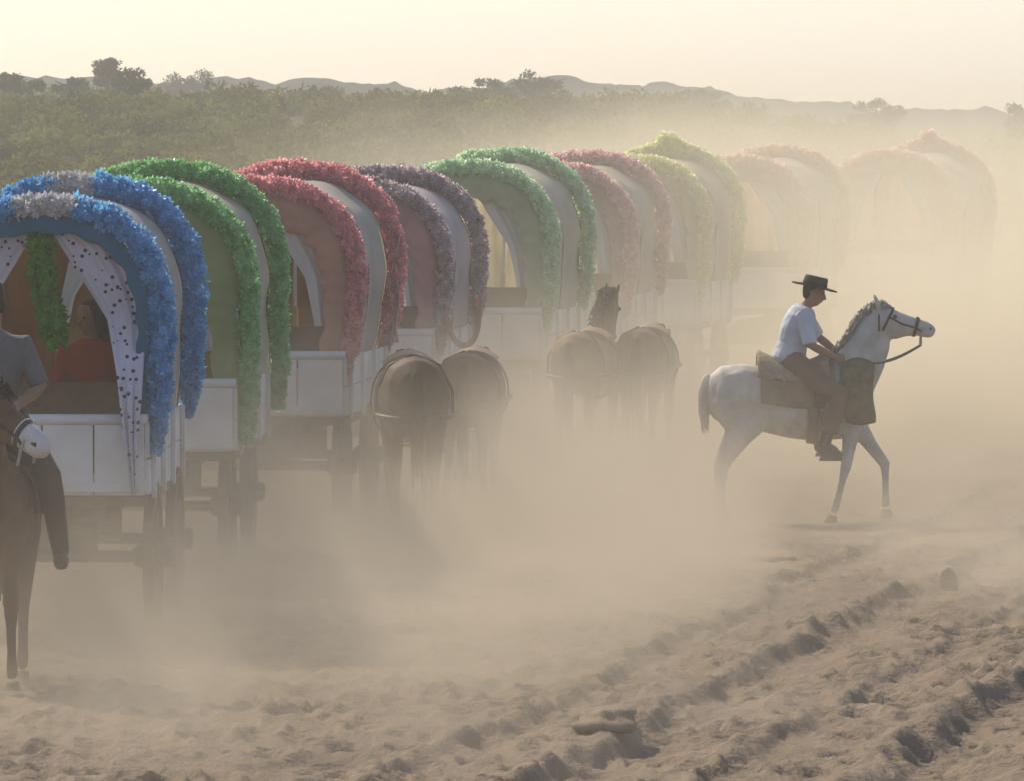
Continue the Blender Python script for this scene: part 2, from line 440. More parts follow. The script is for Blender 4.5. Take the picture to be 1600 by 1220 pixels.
def wheel(parent, x, y, rad, detailed=True, m=None):
    if rad not in WM: WM[rad] = wheel_meshes(rad)
    rim, hub, sp = WM[rad]; m = m or M_bed
    if detailed:
        w = link('wheel', rim, m, parent); w.location = (x, y, rad)
        link('hub', hub, M_iron, w)
        for k in range(12):
            o = link('spoke', sp, m, w); o.rotation_euler = (2 * math.pi * k / 12, 0, 0)
    else:
        key = ('j', rad)
        if key not in WM:
            q = MB()
            for mm, rots in ((rim, [0]), (hub, [0]), (sp, [2 * math.pi * k / 12 for k in range(12)])):
                for a in rots:
                    M = Matrix.Rotation(a, 3, 'X'); q.add([M @ v.co for v in mm.vertices], [tuple(p.vertices) for p in mm.polygons])
            WM[key] = q.mesh('wheel', False)
        w = link('wheel', WM[key], m, parent); w.location = (x, y, rad)
    w.rotation_euler = (rng.random(), 0, 0)

def sst(t): return t * t * (3 - 2 * t)
def curtain(parent, sgn, y, hw, top, inset, m, seed, part_top=0.03, lower=1.08, open_=1.0, front=False):
    rd = random.Random(seed); g = []; nz, nxx = 26, 22
    P = arch_pts(hw * .97, top - .05, inset)[:43]
    zs = [p[1] for p in P]; xs = [p[0] for p in P]
    ph = rd.random() * 6
    for i in range(nz):
        f = i / (nz - 1); z = (top - .10) + (lower - (top - .10)) * f
        xo = float(np.interp(z, zs, xs)) if z > 1.4 else hw - inset - .02
        xi = float(np.interp(z, [lower, 1.5, 1.87, 2.29, 2.7, top - .1], [.66, .60, .55, .46, .20, part_top])) * open_
        xi = min(xi, xo - .02)
        row = []
        for j in range(nxx):
            t = j / (nxx - 1)
            x = xi + (xo - xi) * t
            calm = 1 - .75 * math.exp(-((z - 2.05) / .4) ** 2) if front else 1
            fold = calm * .028 * math.sin(t * 15 + ph + f * 1.5) * min(1, .25 + f) + calm * .012 * math.sin(t * 37 + ph * 2 + f * 4)
            row.append((sgn * x, y + fold + .05 * math.sin(f * 3.1) - (.30 * sst(max(0, min(1, (2.45 - z) / .85))) if front else 0), z + .02 * math.sin(t * 9 + ph) * f))
        g.append(row)
    mb = MB(); mb.sheet(g, .004); return mb.build('curtain', m, parent)

def wagon(label, x, y, theta, c1, c2, cloth, seed, hw=0.90, top=3.08, inset=.06, near=True, curtain_m=None, crown=None, leg=1.40, length=3.0, dens=1.0, rear_up=.09, valance_w=.20, board_top=1.56, ornament=False, gsize=.062, rear_c=None):
    t = thing('decorated_wagon', label, 'wagon', (x, y, 0), -theta, 'flower-trimmed wagons in the convoy')
    nm = 'garland_%s' % seed
    c1 = tuple(min(.92, q * 1.25 + .02) for q in c1); COL = c1
    G = mat(nm + '_flower', c1, var=.12, scale=13, trans=.52, spec=.6, rough=.42, c2=[q + (1 - q) * (.24 if seed < 4 else .34) for q in COL])
    COL = rear_c or c1
    G2 = mat(nm + '_rear_flower', rear_c or c1, var=.12, scale=13, trans=.52, spec=.6, rough=.42, c2=[q + (1 - q) * (.24 if seed < 4 else .34) for q in COL])
    VL = mat(nm + '_valance', c2, var=.12, scale=4, trans=.65, spec=.05)
    CL = mat(nm + '_canopy', [q * f for q, f in zip(cloth, (1.22, 1.14, 1.00))], var=.10, scale=2, trans=.55, spec=.05)
    CT = curtain_m or mat('white_curtain', (.76, .74, .72), var=.06, scale=2, trans=.35, spec=.05)
    RC = mat('ochre_curtain', (.30, .17, .07), var=.2, scale=3, trans=.25, spec=.05) if near else CL
    W = hw * 2 - .12
    # running gear
    MB().box((0, length / 2, .985), (W, length + .35, .07)).build('floor', M_bed, t, False)
    und = MB(); und.box((0, length / 2, .80), (.12, length + .2, .12))
    for s in (-1, 1): und.box((s * .42, length / 2, .90), (.08, length + .2, .10))
    und.build('chassis_beam', M_bed, t, False)
    for yy in (.42, length - .45):
        MB().tube([(-.82, yy, .55), (.82, yy, .55)], .045, 8).build('axle', M_iron, t)
        b = MB().box((0, yy, .69), (.7, .12, .2)); b.build('bolster', M_bed, t, False)
        for s in (-1, 1): wheel(t, s * .76, yy, .55, near)
    pole = MB().tube([(0, .3, .62), (0, -.6, .70), (0, -1.9, .80)], [.055, .05, .035], 8); pole.build('draw_pole', M_bed, t)
    # body boards
    k = 4; pw = W / k
    for i in range(k):
        b = MB().box((-W / 2 + pw * (i + .5), -.15, (1.03 + board_top) / 2), (pw - .014, .035, board_top - 1.03)); b.build('front_panel', M_white, t, False)
    r = MB().box((0, -.178, 1.09), (W, .03, .07)); r.build('rail', M_white, t, False)
    r = MB().tube([(-W / 2 - .02, -.16, board_top + .02), (W / 2 + .02, -.16, board_top + .02)], .04, 10); r.build('rail', M_white, t)
    for s in (-1, 1):
        for q in range(2):
            hgt = (board_top - 1.03) / 2
            b = MB().box((s * (W / 2 + .012), length / 2, 1.03 + hgt * (q + .5)), (.03, length + .28, hgt - .012)); b.build('side_plank', M_white, t, False)
        for q in range(4): MB().box((s * (W / 2 + .045), .1 + q * (length - .2) / 3, 1.28), (.03, .06, .56)).build('side_stake', M_white, t, False)
    b = MB().box((0, length + .16, 1.28), (W, .03, .5)); b.build('tail_board', M_white, t, False)
    # seat
    b = MB().box((0, .28, 1.48), (W - .12, .42, .05)); b.build('seat', M_wood, t, False)
    b = MB().box((0, -.06, 1.70), (W - .2, .04, .28)); b.build('seat_board', M_wood, t, False)
    # hoops and canopy
    A = arch_pts(hw - .03, top - .03, inset, k=6)
    for yy in (.03, length * .5, length - .03):
        kk = yy / length
        MB().tube([(px, yy, pz - .03 + rear_up * kk) for px, pz in A[::2]], .018, 6).build('hoop', M_bed, t)
    rd = random.Random(seed); g = []
    for i in range(17):
        v = i / 16; sag = -.045 * math.sin(v * math.pi * 2) ** 2
        row = []
        for j, (px, pz) in enumerate(A):
            q = j / (len(A) - 1)
            wr = .012 * math.sin(q * 46 + seed) * math.sin(v * 9 + seed)
            row.append((px * (1 + (sag + wr) / hw), v * length, pz + (sag + wr) * math.sin(q * math.pi) + rear_up * v))
        g.append(row)
    mb = MB(); mb.sheet(g, .008); mb.build('canopy', CL, t)
    # garlands
    pf = [Vector((px, -.03, pz)) for px, pz in arch_pts(hw + .045, top + .03, inset, z0=leg)]
    prr = [Vector((px, length + .02, pz + rear_up)) for px, pz in arch_pts(hw + .06, top + .06, inset, z0=leg + .05)]
    if crown:
        CR = mat('white_flower', (.66, .63, .62), var=.1, scale=9, trans=.35)
        parts = [(0, .455, G), (.455, .545, CR), (.545, 1, G)]
    else: parts = [(0, 1, G)]
    for a, b, mm in parts:
        tag(flowers(pf, .085, gsize, seed, a, b, dens).build('front_garland', mm, t, False), kind='stuff')
    for a, b, mm in ([(0, .485, G2), (.485, .55, CR), (.55, 1, G2)] if crown else [(0, 1, G2)]):
        tag(flowers(prr, .085, gsize, seed + 50, a, b, dens).build('rear_garland', mm, t, False), kind='stuff')
    # valance: ruffled cloth band inside the front hoop
    B = arch_pts(hw - .02, top - .03, inset, z0=leg); g = []
    C = Vector((0, 2.25))
    for lay in range(5):
        q = lay / 4; row = []
        for j, (px, pz) in enumerate(B):
            d = C - Vector((px, max(pz, 1.9))); d.normalize()
            w = valance_w * (1 + .10 * math.sin(j * 1.1 + seed)) * (0.55 + .45 * math.sin(math.pi * min(1, max(0, j / (len(B) - 1)))))
            row.append((px + d.x * w * q, -.085 + .02 * math.sin(j * 1.7 + seed) * q - .02 * q, pz + d.y * w * q))
        g.append(row)
    mb = MB(); mb.sheet(g, .006); mb.build('valance', VL, t)
    for s in (-1, 1):
        curtain(t, s, -.0, hw - .04, top, inset, CT, seed * 3 + s + 5, lower=1.06 if seed == 1 else 1.50, front=seed == 1)
        curtain(t, s, length - .1, hw - .04, top + rear_up, inset, RC, seed * 5 + s + 9, lower=1.45, open_=.35 if seed == 1 else .04, part_top=.0)
    if ornament:
        pts = []
        oc = [Vector((-.42, length, top + .10)), Vector((-.15, length, top + .20)), Vector((0, length, top + .36)), Vector((.15, length, top + .20)), Vector((.42, length, top + .10))]
        tag(flowers(oc, .07, .07, seed + 91).build('crown_ornament', G2, t, False), kind='stuff')
    return t

def tassels(t, x, y, z, n, length, m, seed):
    rd = random.Random(seed)
    for k in range(n):
        a = x + (k - (n - 1) / 2) * .055; mb = MB(); pts = []
        for i in range(9): pts.append((a + .02 * math.sin(i * 1.3 + k * 2), y + .01 * math.cos(i + k), z - length * (1 - .18 * rd.random()) * i / 8))
        mb.tube(pts, [.012] * 8 + [.022], 5); mb.build('ribbon', m, t)

LOC = [(-3.40, 50.0), (-3.13, 56.5), (-2.36, 63.0), (-1.62, 69.5), (-.50, 77.0), (.50, 83.5), (1.58, 90.0), (3.20, 97.0), (5.75, 105.0)]
TH = [R(1.5), R(2.5), R(5.5), R(6.0), R(8.0), R(8.5), R(10.0), R(12.5), R(15.0)]
dots = dotted('dotted_curtain', (.76, .70, .77), (.05, .04, .10), scale=19, rad=.27)
wg = []
wg.append(wagon('nearest wagon, at the left edge, with bright blue flower garland and dotted curtains', *LOC[0], TH[0], (.02, .29, .56), (.07, .30, .45), (.60, .60, .64), 1, hw=.81, crown=True, curtain_m=dots, gsize=.066, leg=1.36, inset=.05, valance_w=.13))
wg.append(wagon('wagon with deep green flower garland, second in line behind the blue-trimmed one', *LOC[1], TH[1], (.16, .42, .11), (.50, .58, .28), (.60, .60, .56), 2, hw=.92, inset=.0, leg=1.12, top=3.14, valance_w=.36))
wg.append(wagon('wagon with rose red flower garland and white front board, third in line', *LOC[2], TH[2], (.66, .25, .25), (.82, .50, .38), (.62, .62, .63), 3, inset=.13, leg=1.34, top=3.09, valance_w=.30))
wg.append(wagon('wagon with grey mauve garland and lilac white canopy, fourth in line', *LOC[3], TH[3], (.38, .27, .28), (.78, .50, .46), (.62, .60, .68), 4, near=False, top=3.02, rear_up=.06, valance_w=.30))
wg.append(wagon('wagon with pale green garland and whitish canopy, fifth in line', *LOC[4], TH[4], (.42, .60, .33), (.66, .70, .48), (.64, .64, .60), 5, near=False, top=3.14, valance_w=.30))
wg.append(wagon('wagon with dusty pink garland between the pale green-trimmed and the yellow-trimmed wagons', *LOC[5], TH[5], (.76, .40, .38), (.74, .50, .46), (.62, .60, .58), 6, near=False, top=3.07))
wg.append(wagon('wagon with pale yellow garland and a peaked crown ornament', *LOC[6], TH[6], (.82, .74, .28), (.76, .70, .42), (.64, .62, .50), 7, near=False, top=3.12, ornament=True))
wg.append(wagon('faint wagon with salmon garland in thick dust just right of the yellow-trimmed one', *LOC[7], TH[7], (.86, .42, .32), (.82, .54, .45), (.62, .56, .52), 8, near=False, top=3.07))
wg.append(wagon('faintest and farthest wagon with pink garland and peaked ornament, above the white horse', *LOC[8], TH[8], (.86, .42, .38), (.82, .55, .49), (.62, .56, .54), 9, near=False, top=3.10, ornament=True))

# hangings
M_leaf = mat('hanging_leaf', (.10, .30, .035), var=.4, scale=12, trans=.45)
hp = crom([Vector((-.02, -.02, 2.92)), Vector((-.01, -.05, 2.7)), Vector((.03, -.07, 2.45)), Vector((.08, -.08, 2.2)), Vector((.11, -.08, 2.08))])
tag(flowers(hp, .075, .085, 301, dens=1.1).build('hanging_garland', M_leaf, wg[0], False), 'green leafy strand hanging in the opening', kind='stuff')
M_ribbon = mat('cream_ribbon', (.66, .52, .42), var=.15, trans=.3)
tassels(wg[2], .96, 2.95, 2.62, 2, 1.2, M_ribbon, 4)
tassels(wg[5], -.55, -.1, 2.72, 3, .9, M_ribbon, 5)
M_pk = mat('pink_paper', (.68, .20, .15), var=.2, trans=.45)
tag(flowers([Vector((.45, .25, 2.62)), Vector((.45, .25, 2.5)), Vector((.46, .25, 2.36))], .06, .08, 303).build('paper_bouquet', M_pk, wg[1], False), 'pink paper bouquet hanging in the opening', kind='stuff')
tassels(wg[1], .45, .25, 2.34, 2, .5, M_ribbon, 9)
lp = crom([Vector((.93, -.06, 2.2)), Vector((.97, -.08, 1.75)), Vector((1.06, -.1, 1.5)), Vector((1.2, -.1, 1.46)), Vector((1.29, -.1, 1.62)), Vector((1.3, -.08, 1.95))])
M_lp = mat('pink_ribbon_loop', (.45, .22, .17), var=.2, trans=.3)
MB().tube(lp, .03, 8).build('ribbon_loop', M_lp, wg[3])

# ------------------------------------------------------------------ horses
TR = [(-.80, 1.24, .06, .10), (-.75, 1.24, .15, .20), (-.64, 1.26, .235, .275), (-.48, 1.265, .275, .295), (-.25, 1.225, .285, .30), (0, 1.185, .30, .32), (.22, 1.18, .29, .345), (.42, 1.21, .25, .355), (.58, 1.24, .20, .29), (.68, 1.24, .13, .20), (.73, 1.24, .06, .10)]
DZ = -.09
TR = [(a, b + DZ, c, d) for a, b, c, d in TR]
def trunk_at(x):
    xs = [t[0] for t in TR]; return [float(np.interp(x, xs, [t[k] for t in TR])) for k in (1, 2, 3)]
def horse(label, loc, rz, coat, coat2, pose, neck, poll, hd, hside, sc=1.0, mane=(.1, .08, .07), tail_c=None, muzzle=None, seed=1, tail_len=.75, name='horse', voxel=.016):
    t = thing(name, label, 'horse', loc, rz); t.scale = (sc, sc, sc)
    key = 'coat%d' % seed
    CO = mat(key, coat, var=.13, scale=6, rough=.7, c2=coat2, spec=.25)
    b = MB(); b.loft([((x, 0, z), rw, rh) for x, z, rw, rh in TR], (0, 1, 0), 20)
    b.ball((-.50, .13, 1.12), (.26, .15, .30)); b.ball((-.50, -.13, 1.12), (.26, .15, .30))       # quarters
    b.ball((.46, .15, 1.08), (.17, .10, .28)); b.ball((.46, -.15, 1.08), (.17, .10, .28))         # shoulders
    b.ball((.38, 0, 1.40), (.22, .07, .10))                                                       # withers
    b.loft([(p, rw, rh) for p, rw, rh in neck], (0, 1, 0), 16)
    P = Vector(poll); d = Vector(hd).normalized(); s = Vector(hside); s = (s - d * s.dot(d)).normalized(); dn = d.cross(s).normalized()
    if dn.z > 0: dn = -dn
    HL = .56; K = 1.1
    H = [(-.10, .055, .07, .02), (.04, .088, .115, .02), (.22, .098, .135, .045), (.38, .090, .122, .04), (.55, .072, .092, .02), (.72, .060, .074, .012), (.86, .060, .070, .014), (.96, .052, .058, .022), (1.02, .028, .032, .028)]
    def hp(tt, a=0, dwn=0): return P + d * (HL * tt) + s * a + dn * dwn
    b.loft([(hp(q, 0, dr), rw * K, rh * K) for q, rw, rh, dr in H], s, 14)
    for k in (-1, 1):
        b.loft([(hp(.00, k * .05, -.08), .026, .03), (hp(-.05, k * .065, -.13), .034, .024), (hp(-.10, k * .07, -.175), .020, .014), (hp(-.12, k * .07, -.20), .007, .006)], s, 8)
        b.ball(hp(.30, k * .085, -.03), .032); b.ball(hp(.90, k * .050, .0), .025)
    hoofs = []
    for kind, sgn, J in pose:
        yy = sgn
        if kind == 'f':
            (ex, ez), (kx, kz), (fx, fz), (hx, hz) = J
            pts = [((.47, .13 * yy, 1.09), .10, .16), ((ex, .155 * yy, ez), .075, .105), ((ex * .55 + kx * .45, .15 * yy, ez * .55 + kz * .45), .055, .068), ((kx, .145 * yy, kz), .047, .052), ((kx * .75 + fx * .25, .143 * yy, kz * .75 + fz * .25), .033, .037), ((kx * .3 + fx * .7, .142 * yy, kz * .3 + fz * .7), .030, .035), ((fx, .142 * yy, fz), .037, .043), ((fx * .4 + hx * .6, .142 * yy, fz * .4 + hz * .6 + .02), .033, .036)]
        else:
            (sx, sz), (kx, kz), (fx, fz), (hx, hz) = J
            pts = [((-.50, .13 * yy, 1.12), .12, .23), ((sx, .165 * yy, sz - .04), .105, .19), ((sx * .6 + kx * .4, .16 * yy, sz * .6 + kz * .4), .08, .118), ((kx, .15 * yy, kz), .045, .058), ((kx * .75 + fx * .25, .147 * yy, kz * .75 + fz * .25), .036, .043), ((kx * .3 + fx * .7, .145 * yy, kz * .3 + fz * .7), .033, .038), ((fx, .145 * yy, fz), .039, .045), ((fx * .4 + hx * .6, .145 * yy, fz * .4 + hz * .6 + .02), .034, .037)]
        b.loft(pts, (0, 1, 0), 12)
        hoofs.append((Vector((fx, .144 * yy, fz)), Vector((hx, .144 * yy, hz))))
    body = fused('body', b, CO, t, voxel, 4)
    HM = mat('hoof', (.09, .075, .06), var=.2)
    for f, h in hoofs:
        dd = (h - f).normalized(); c = f.lerp(h, .62)
        q = MB().loft([(c, .038, .042), (c + dd * .05, .050, .055), (c + dd * .085, .056, .064)], (0, 1, 0), 12); q.build('hoof', HM, t)
    EY = mat('dark_eye', (.015, .012, .01), var=.1, rough=.15, spec=.5)
    for k in (-1, 1):
        MB().ball(hp(.30, k * .100, -.035), .021).build('eye', EY, t)
        MB().ball(hp(.93, k * .057, -.005), (.012, .012, .016)).build('nostril', mat('nostril', (.03, .02, .02)), t)
    if muzzle:
        MZ = mat('muzzle%d' % seed, muzzle, var=.1, rough=.7)
        MB().loft([(hp(q, 0, dr), rw * 1.1 + .006, rh * 1.1 + .006) for q, rw, rh, dr in ((.64, .064, .082, .012), (.74, .060, .074, .012), (.86, .060, .070, .014), (.96, .052, .058, .022), (1.03, .026, .030, .028))], s, 14).build('muzzle', MZ, t)
    # mane and tail
    MN = mat('mane%d' % seed, mane, var=.3, scale=20, rough=.8)
    crest = [Vector(neck[i][0]) for i in range(len(neck))] + [hp(-.02, 0, -.02)]
    cr = [];
    for i in range(len(neck)):
        pt = Vector(neck[i][0]); a = Vector(neck[max(i - 1, 0)][0]); c = Vector(neck[min(i + 1, len(neck) - 1)][0]); tt = (c - a).normalized()
        up = Vector((-tt.z, 0, tt.x)); up = up if (up.x < 0 or up.z > 0) else -up
        cr.append(pt + up * (neck[i][2] - .005))
    cr.append(hp(.0, 0, -.12)); cr.append(hp(.2, 0, -.10))
    cr = crom(cr[1:], 5); rd = random.Random(seed); mm = MB()
    for i, p in enumerate(cr):
        for k in range(14):
            a = rd.uniform(-.7, .9); ln = rd.uniform(.04, .14)
            q = p + Vector((rd.uniform(-.03, .03), math.sin(a) * .03, rd.uniform(-.02, .02)))
            mm.tube([q - Vector((0, 0, .02)), q + Vector((-.03, math.sin(a) * .06, .02)), q + Vector((-.035 - .03 * rd.random(), math.sin(a) * .11, .02 - ln * .6))], [.010, .008, .002], 4)
    mm.build('mane', MN, t)
    TL = mat('tail%d' % seed, tail_c or mane, var=.15, scale=20, rough=.8, trans=.5)
    mm = MB(); mm.tube(crom([(-.72, 0, 1.33), (-.79, 0, 1.32), (-.825, 0, 1.20), (-.82, 0, 1.0), (-.80, 0, 1.27 - tail_len)], 4), [.03] * 3 + [.045] * 5 + [.055] * 5 + [.04, .03, .02, .008], 8)
    for k in range(26):
        a = rd.random() * 6.28; o = Vector((math.cos(a) * .04, math.sin(a) * .05, 0)); e = rd.uniform(.8, 1.15)
        mm.tube([Vector((-.79, 0, 1.31)), Vector((-.825, 0, 1.13)) + o, Vector((-.81, 0, 1.27 - tail_len * e)) + o * .8], [.02, .016, .004], 4)
    mm.build('tail', TL, t)
    t_h = dict(hp=hp, s=s, d=d, dn=dn)
    return t, t_h

LEATHER = mat('tan_leather', (.20, .115, .06), var=.2, scale=8, rough=.55)
DARKL = mat('dark_leather', (.045, .03, .022), var=.2, scale=8, rough=.5)
def band(x0, x1, a0, a1, e, ee=None, nx_=9, na=21, wav=0.0, fixx=None):
    g = []
    for i in range(nx_):
        x = x0 + (x1 - x0) * i / (nx_ - 1); row = []
        z, rw, rh = trunk_at(fixx if fixx is not None else x)
        for j in range(na):
            a = a0 + (a1 - a0) * j / (na - 1); E = e + (ee(i / (nx_ - 1), a) if ee else 0)
            E += wav * math.sin(a * 11 + i)
            sa = math.sin(a)
            row.append((x, (rw + E) * sa, z + (rh + E) * math.cos(a)))
        g.append(row)
    return g
def bridle(t, th, hand=None, rein_m=None):
    hp = th['hp']; s = th['s']; br = thing_part = None
    m = MB()
    m.loft([(hp(.66, 0, .013), .080, .098), (hp(.72, 0, .013), .076, .092)], s, 16, False)
    o = m.build('bridle', DARKL, t)
    m2 = MB(); m2.loft([(hp(.17, 0, .03), .112, .150), (hp(.21, 0, .035), .114, .154)], s, 16, False); m2.build('browband', DARKL, o)
    for k in (-1, 1):
        m = MB().tube([hp(.20, k * .103, -.02), hp(.45, k * .092, .015), hp(.70, k * .074, .02), hp(.80, k * .070, .045)], .010, 6); m.build('cheek_strap', DARKL, o)
        m = MB().tube([hp(.80, k * .070, .0), hp(.80, k * .074, .06), hp(.84, k * .074, .17)], .010, 6); m.build('bit_shank', mat('steel', (.35, .33, .3), rough=.3, var=.1), o)
    m = MB().tube([hp(.02, 0, -.10), hp(.04, .095, .0), hp(.10, .10, .12), hp(.12, 0, .19), hp(.10, -.10, .12), hp(.04, -.095, 0), hp(.02, 0, -.10)], .009, 6); m.build('throat_strap', DARKL, o)
    if hand:
        for k in (-1, 1):
            a = hp(.84, k * .074, .17); h = Vector(hand)
            pts = [a.lerp(h, i / 12) - Vector((0, 0, .10 * math.sin(math.pi * i / 12))) + Vector((0, k * .11 * math.sin(math.pi * i / 12), 0)) for i in range(13)]
            MB().tube(pts, .008, 5).build('rein', DARKL, o)

# the white saddle horse in profile
RX, RY = 2.62, 64.5
stand = [('f', -1, [(.56, .88), (.50, .50), (.405, .13), (.37, .02)]),
         ('f', 1, [(.62, .88), (.885, .52), (.89, .17), (.90, .06)]),
         ('h', -1, [(-.44, .92), (-.69, .52), (-.69, .14), (-.65, .02)]),
         ('h', 1, [(-.42, .92), (-.63, .52), (-.66, .14), (-.62, .02)])]
neckW = [((.43, 0, 1.18), .17, .28), ((.56, 0, 1.35), .15, .255), ((.665, 0, 1.52), .125, .225), ((.735, 0, 1.67), .105, .195), ((.775, 0, 1.80), .095, .165), ((.80, 0, 1.89), .085, .13)]
gz0 = np.mean([gz(RX + dx, RY) for dx in (-.6, -.3, 0, .3, .6)])
wh, whh = horse('white saddle horse in profile stepping right with its foreleg raised', (RX, RY, float(gz0)), 0, (.43, .395, .335), (.52, .485, .43), stand, neckW, (.79, 0, 1.915), (.97, 0, -.24), (0, 1, 0), mane=(.42, .39, .34), tail_c=(.75, .72, .66), seed=21, tail_len=.40)
bridle(wh, whh, (.47, .0, 1.52))
BLK = mat('saddle_cloth', (.17, .14, .08), var=.25, scale=10)
m = MB(); m.sheet(band(-.30, .40, -1.65, 1.65, .012), .012); m.build('saddle_cloth', BLK, wh)
SHEEP = mat('sheepskin', (.30, .23, .15), var=.25, scale=30, bump=.6)
m = MB(); m.sheet(band(-.33, .34, -.95, .95, .03, lambda u, a: (.085 * max(0, 1 - u * 2.6) ** 1.2 + .10 * max(0, (u - .78) / .22) ** 1.5) * max(0, math.cos(a * 1.5)) + .012 * math.sin(a * 23 + u * 19)), .035)
sd = m.build('saddle', SHEEP, wh)
for q in (-1, 1): m = MB(); m.sheet(band(-.10, .30, .6 * q, 1.5 * q, .045), .012); m.build('saddle_flap', LEATHER, sd)
m = MB(); m.sheet(band(.14, .24, 1.6, 4.68, .018, na=31), .01); m.build('girth', LEATHER, wh)
MANTA = mat('rolled_blanket', (.15, .115, .055), var=.3, scale=14)
MZO = -.06
def mfold(u, a): return .05 * math.sin(u * math.pi) + .012 * math.sin(a * 13)
m = MB(); m.sheet(band(.46, .76, -2.05, 2.05, .035, mfold, fixx=.47, na=41), .02)
for i, v in enumerate(m.v): m.v[i] = (.62 + (v[0] - .62) * (1 - .62 * max(0, min(1, (1.10 - v[2]) / .34)) ** 2) + .02 * math.sin(v[2] * 9) - .04 * (v[2] - 1.2), v[1], v[2] - .02)
m.build('folded_blanket', MANTA, wh)
for k in (-1, 1):
    m = MB().tube([(.20, k * .345, 1.23), (.27, k * .40, .92), (.32, k * .42, .72)], .012, 6); st = m.build('stirrup_leather', DARKL, wh)
    m = MB().loft([((.325, k * .42, .735), .012, .014), ((.33, k * .42, .70), .062, .04), ((.345, k * .42, .62), .066, .10), ((.345, k * .42, .585), .066, .11)], (0, 1, 0), 12); m.build('stirrup', DARKL, st)

# ------------------------------------------------------------------ people
SKIN = mat('skin', (.30, .165, .10), var=.1, scale=6, rough=.6)
def hand(b, w, fd, pn, k):
    """palm at wrist w, fingers along fd, palm facing pn, thumb on side k"""
    fd = Vector(fd).normalized(); pn = Vector(pn); pn = (pn - fd * pn.dot(fd)).normalized(); sd = fd.cross(pn).normalized() * k
    w = Vector(w)
    b.loft([(w - fd * .02, .028, .022), (w + fd * .03, .040, .019), (w + fd * .075, .043, .017), (w + fd * .095, .040, .014)], sd, 12)
    for q, (o, l) in enumerate(((.032, .070), (.011, .080), (-.011, .075), (-.031, .060))):
        a = w + fd * .085 + sd * o
        b.tube([a, a + fd * l * .40 + pn * .006, a + fd * l * .55 + pn * .034, a + fd * l * .25 + pn * .055], [.0098, .0095, .009, .008], 8)
    a = w + fd * .030 + sd * .034
    b.tube([a, a + sd * .028 + fd * .022 + pn * .012, a + sd * .026 + fd * .05 + pn * .034], [.012, .0105, .009], 8)
def head(b, c, f, up, s):
    c = Vector(c)
    rings = [(-.118, .045, .028, .030), (-.100, .035, .046, .056), (-.060, .018, .062, .084), (-.01, .004, .072, .096), (.04, -.004, .077, .101), (.085, -.008, .066, .088), (.112, -.010, .038, .050), (.122, -.010, .012, .016)]
    b.loft([(c + up * z + f * x, rw, rf) for z, x, rw, rf in rings], s, 16)
    b.tube([c + f * .092 + up * .018, c + f * .108 - up * .012, c + f * .118 - up * .03, c + f * .095 - up * .045], [.010, .013, .016, .010], 8)
    b.tube([c + f * .088 - up * .068 - s * .022, c + f * .094 - up * .066, c + f * .088 - up * .068 + s * .022], [.006, .010, .006], 6)
    b.tube([c + f * .080 + up * .035 - s * .045, c + f * .092 + up * .038, c + f * .080 + up * .035 + s * .045], [.010, .012, .010], 6)
    for k in (-1, 1):
        b.loft([(c + s * k * .074 + up * .03 - f * .01, .010, .012), (c + s * k * .082 + up * .005 - f * .015, .012, .022), (c + s * k * .076 - up * .03 - f * .005, .008, .010)], s, 8)
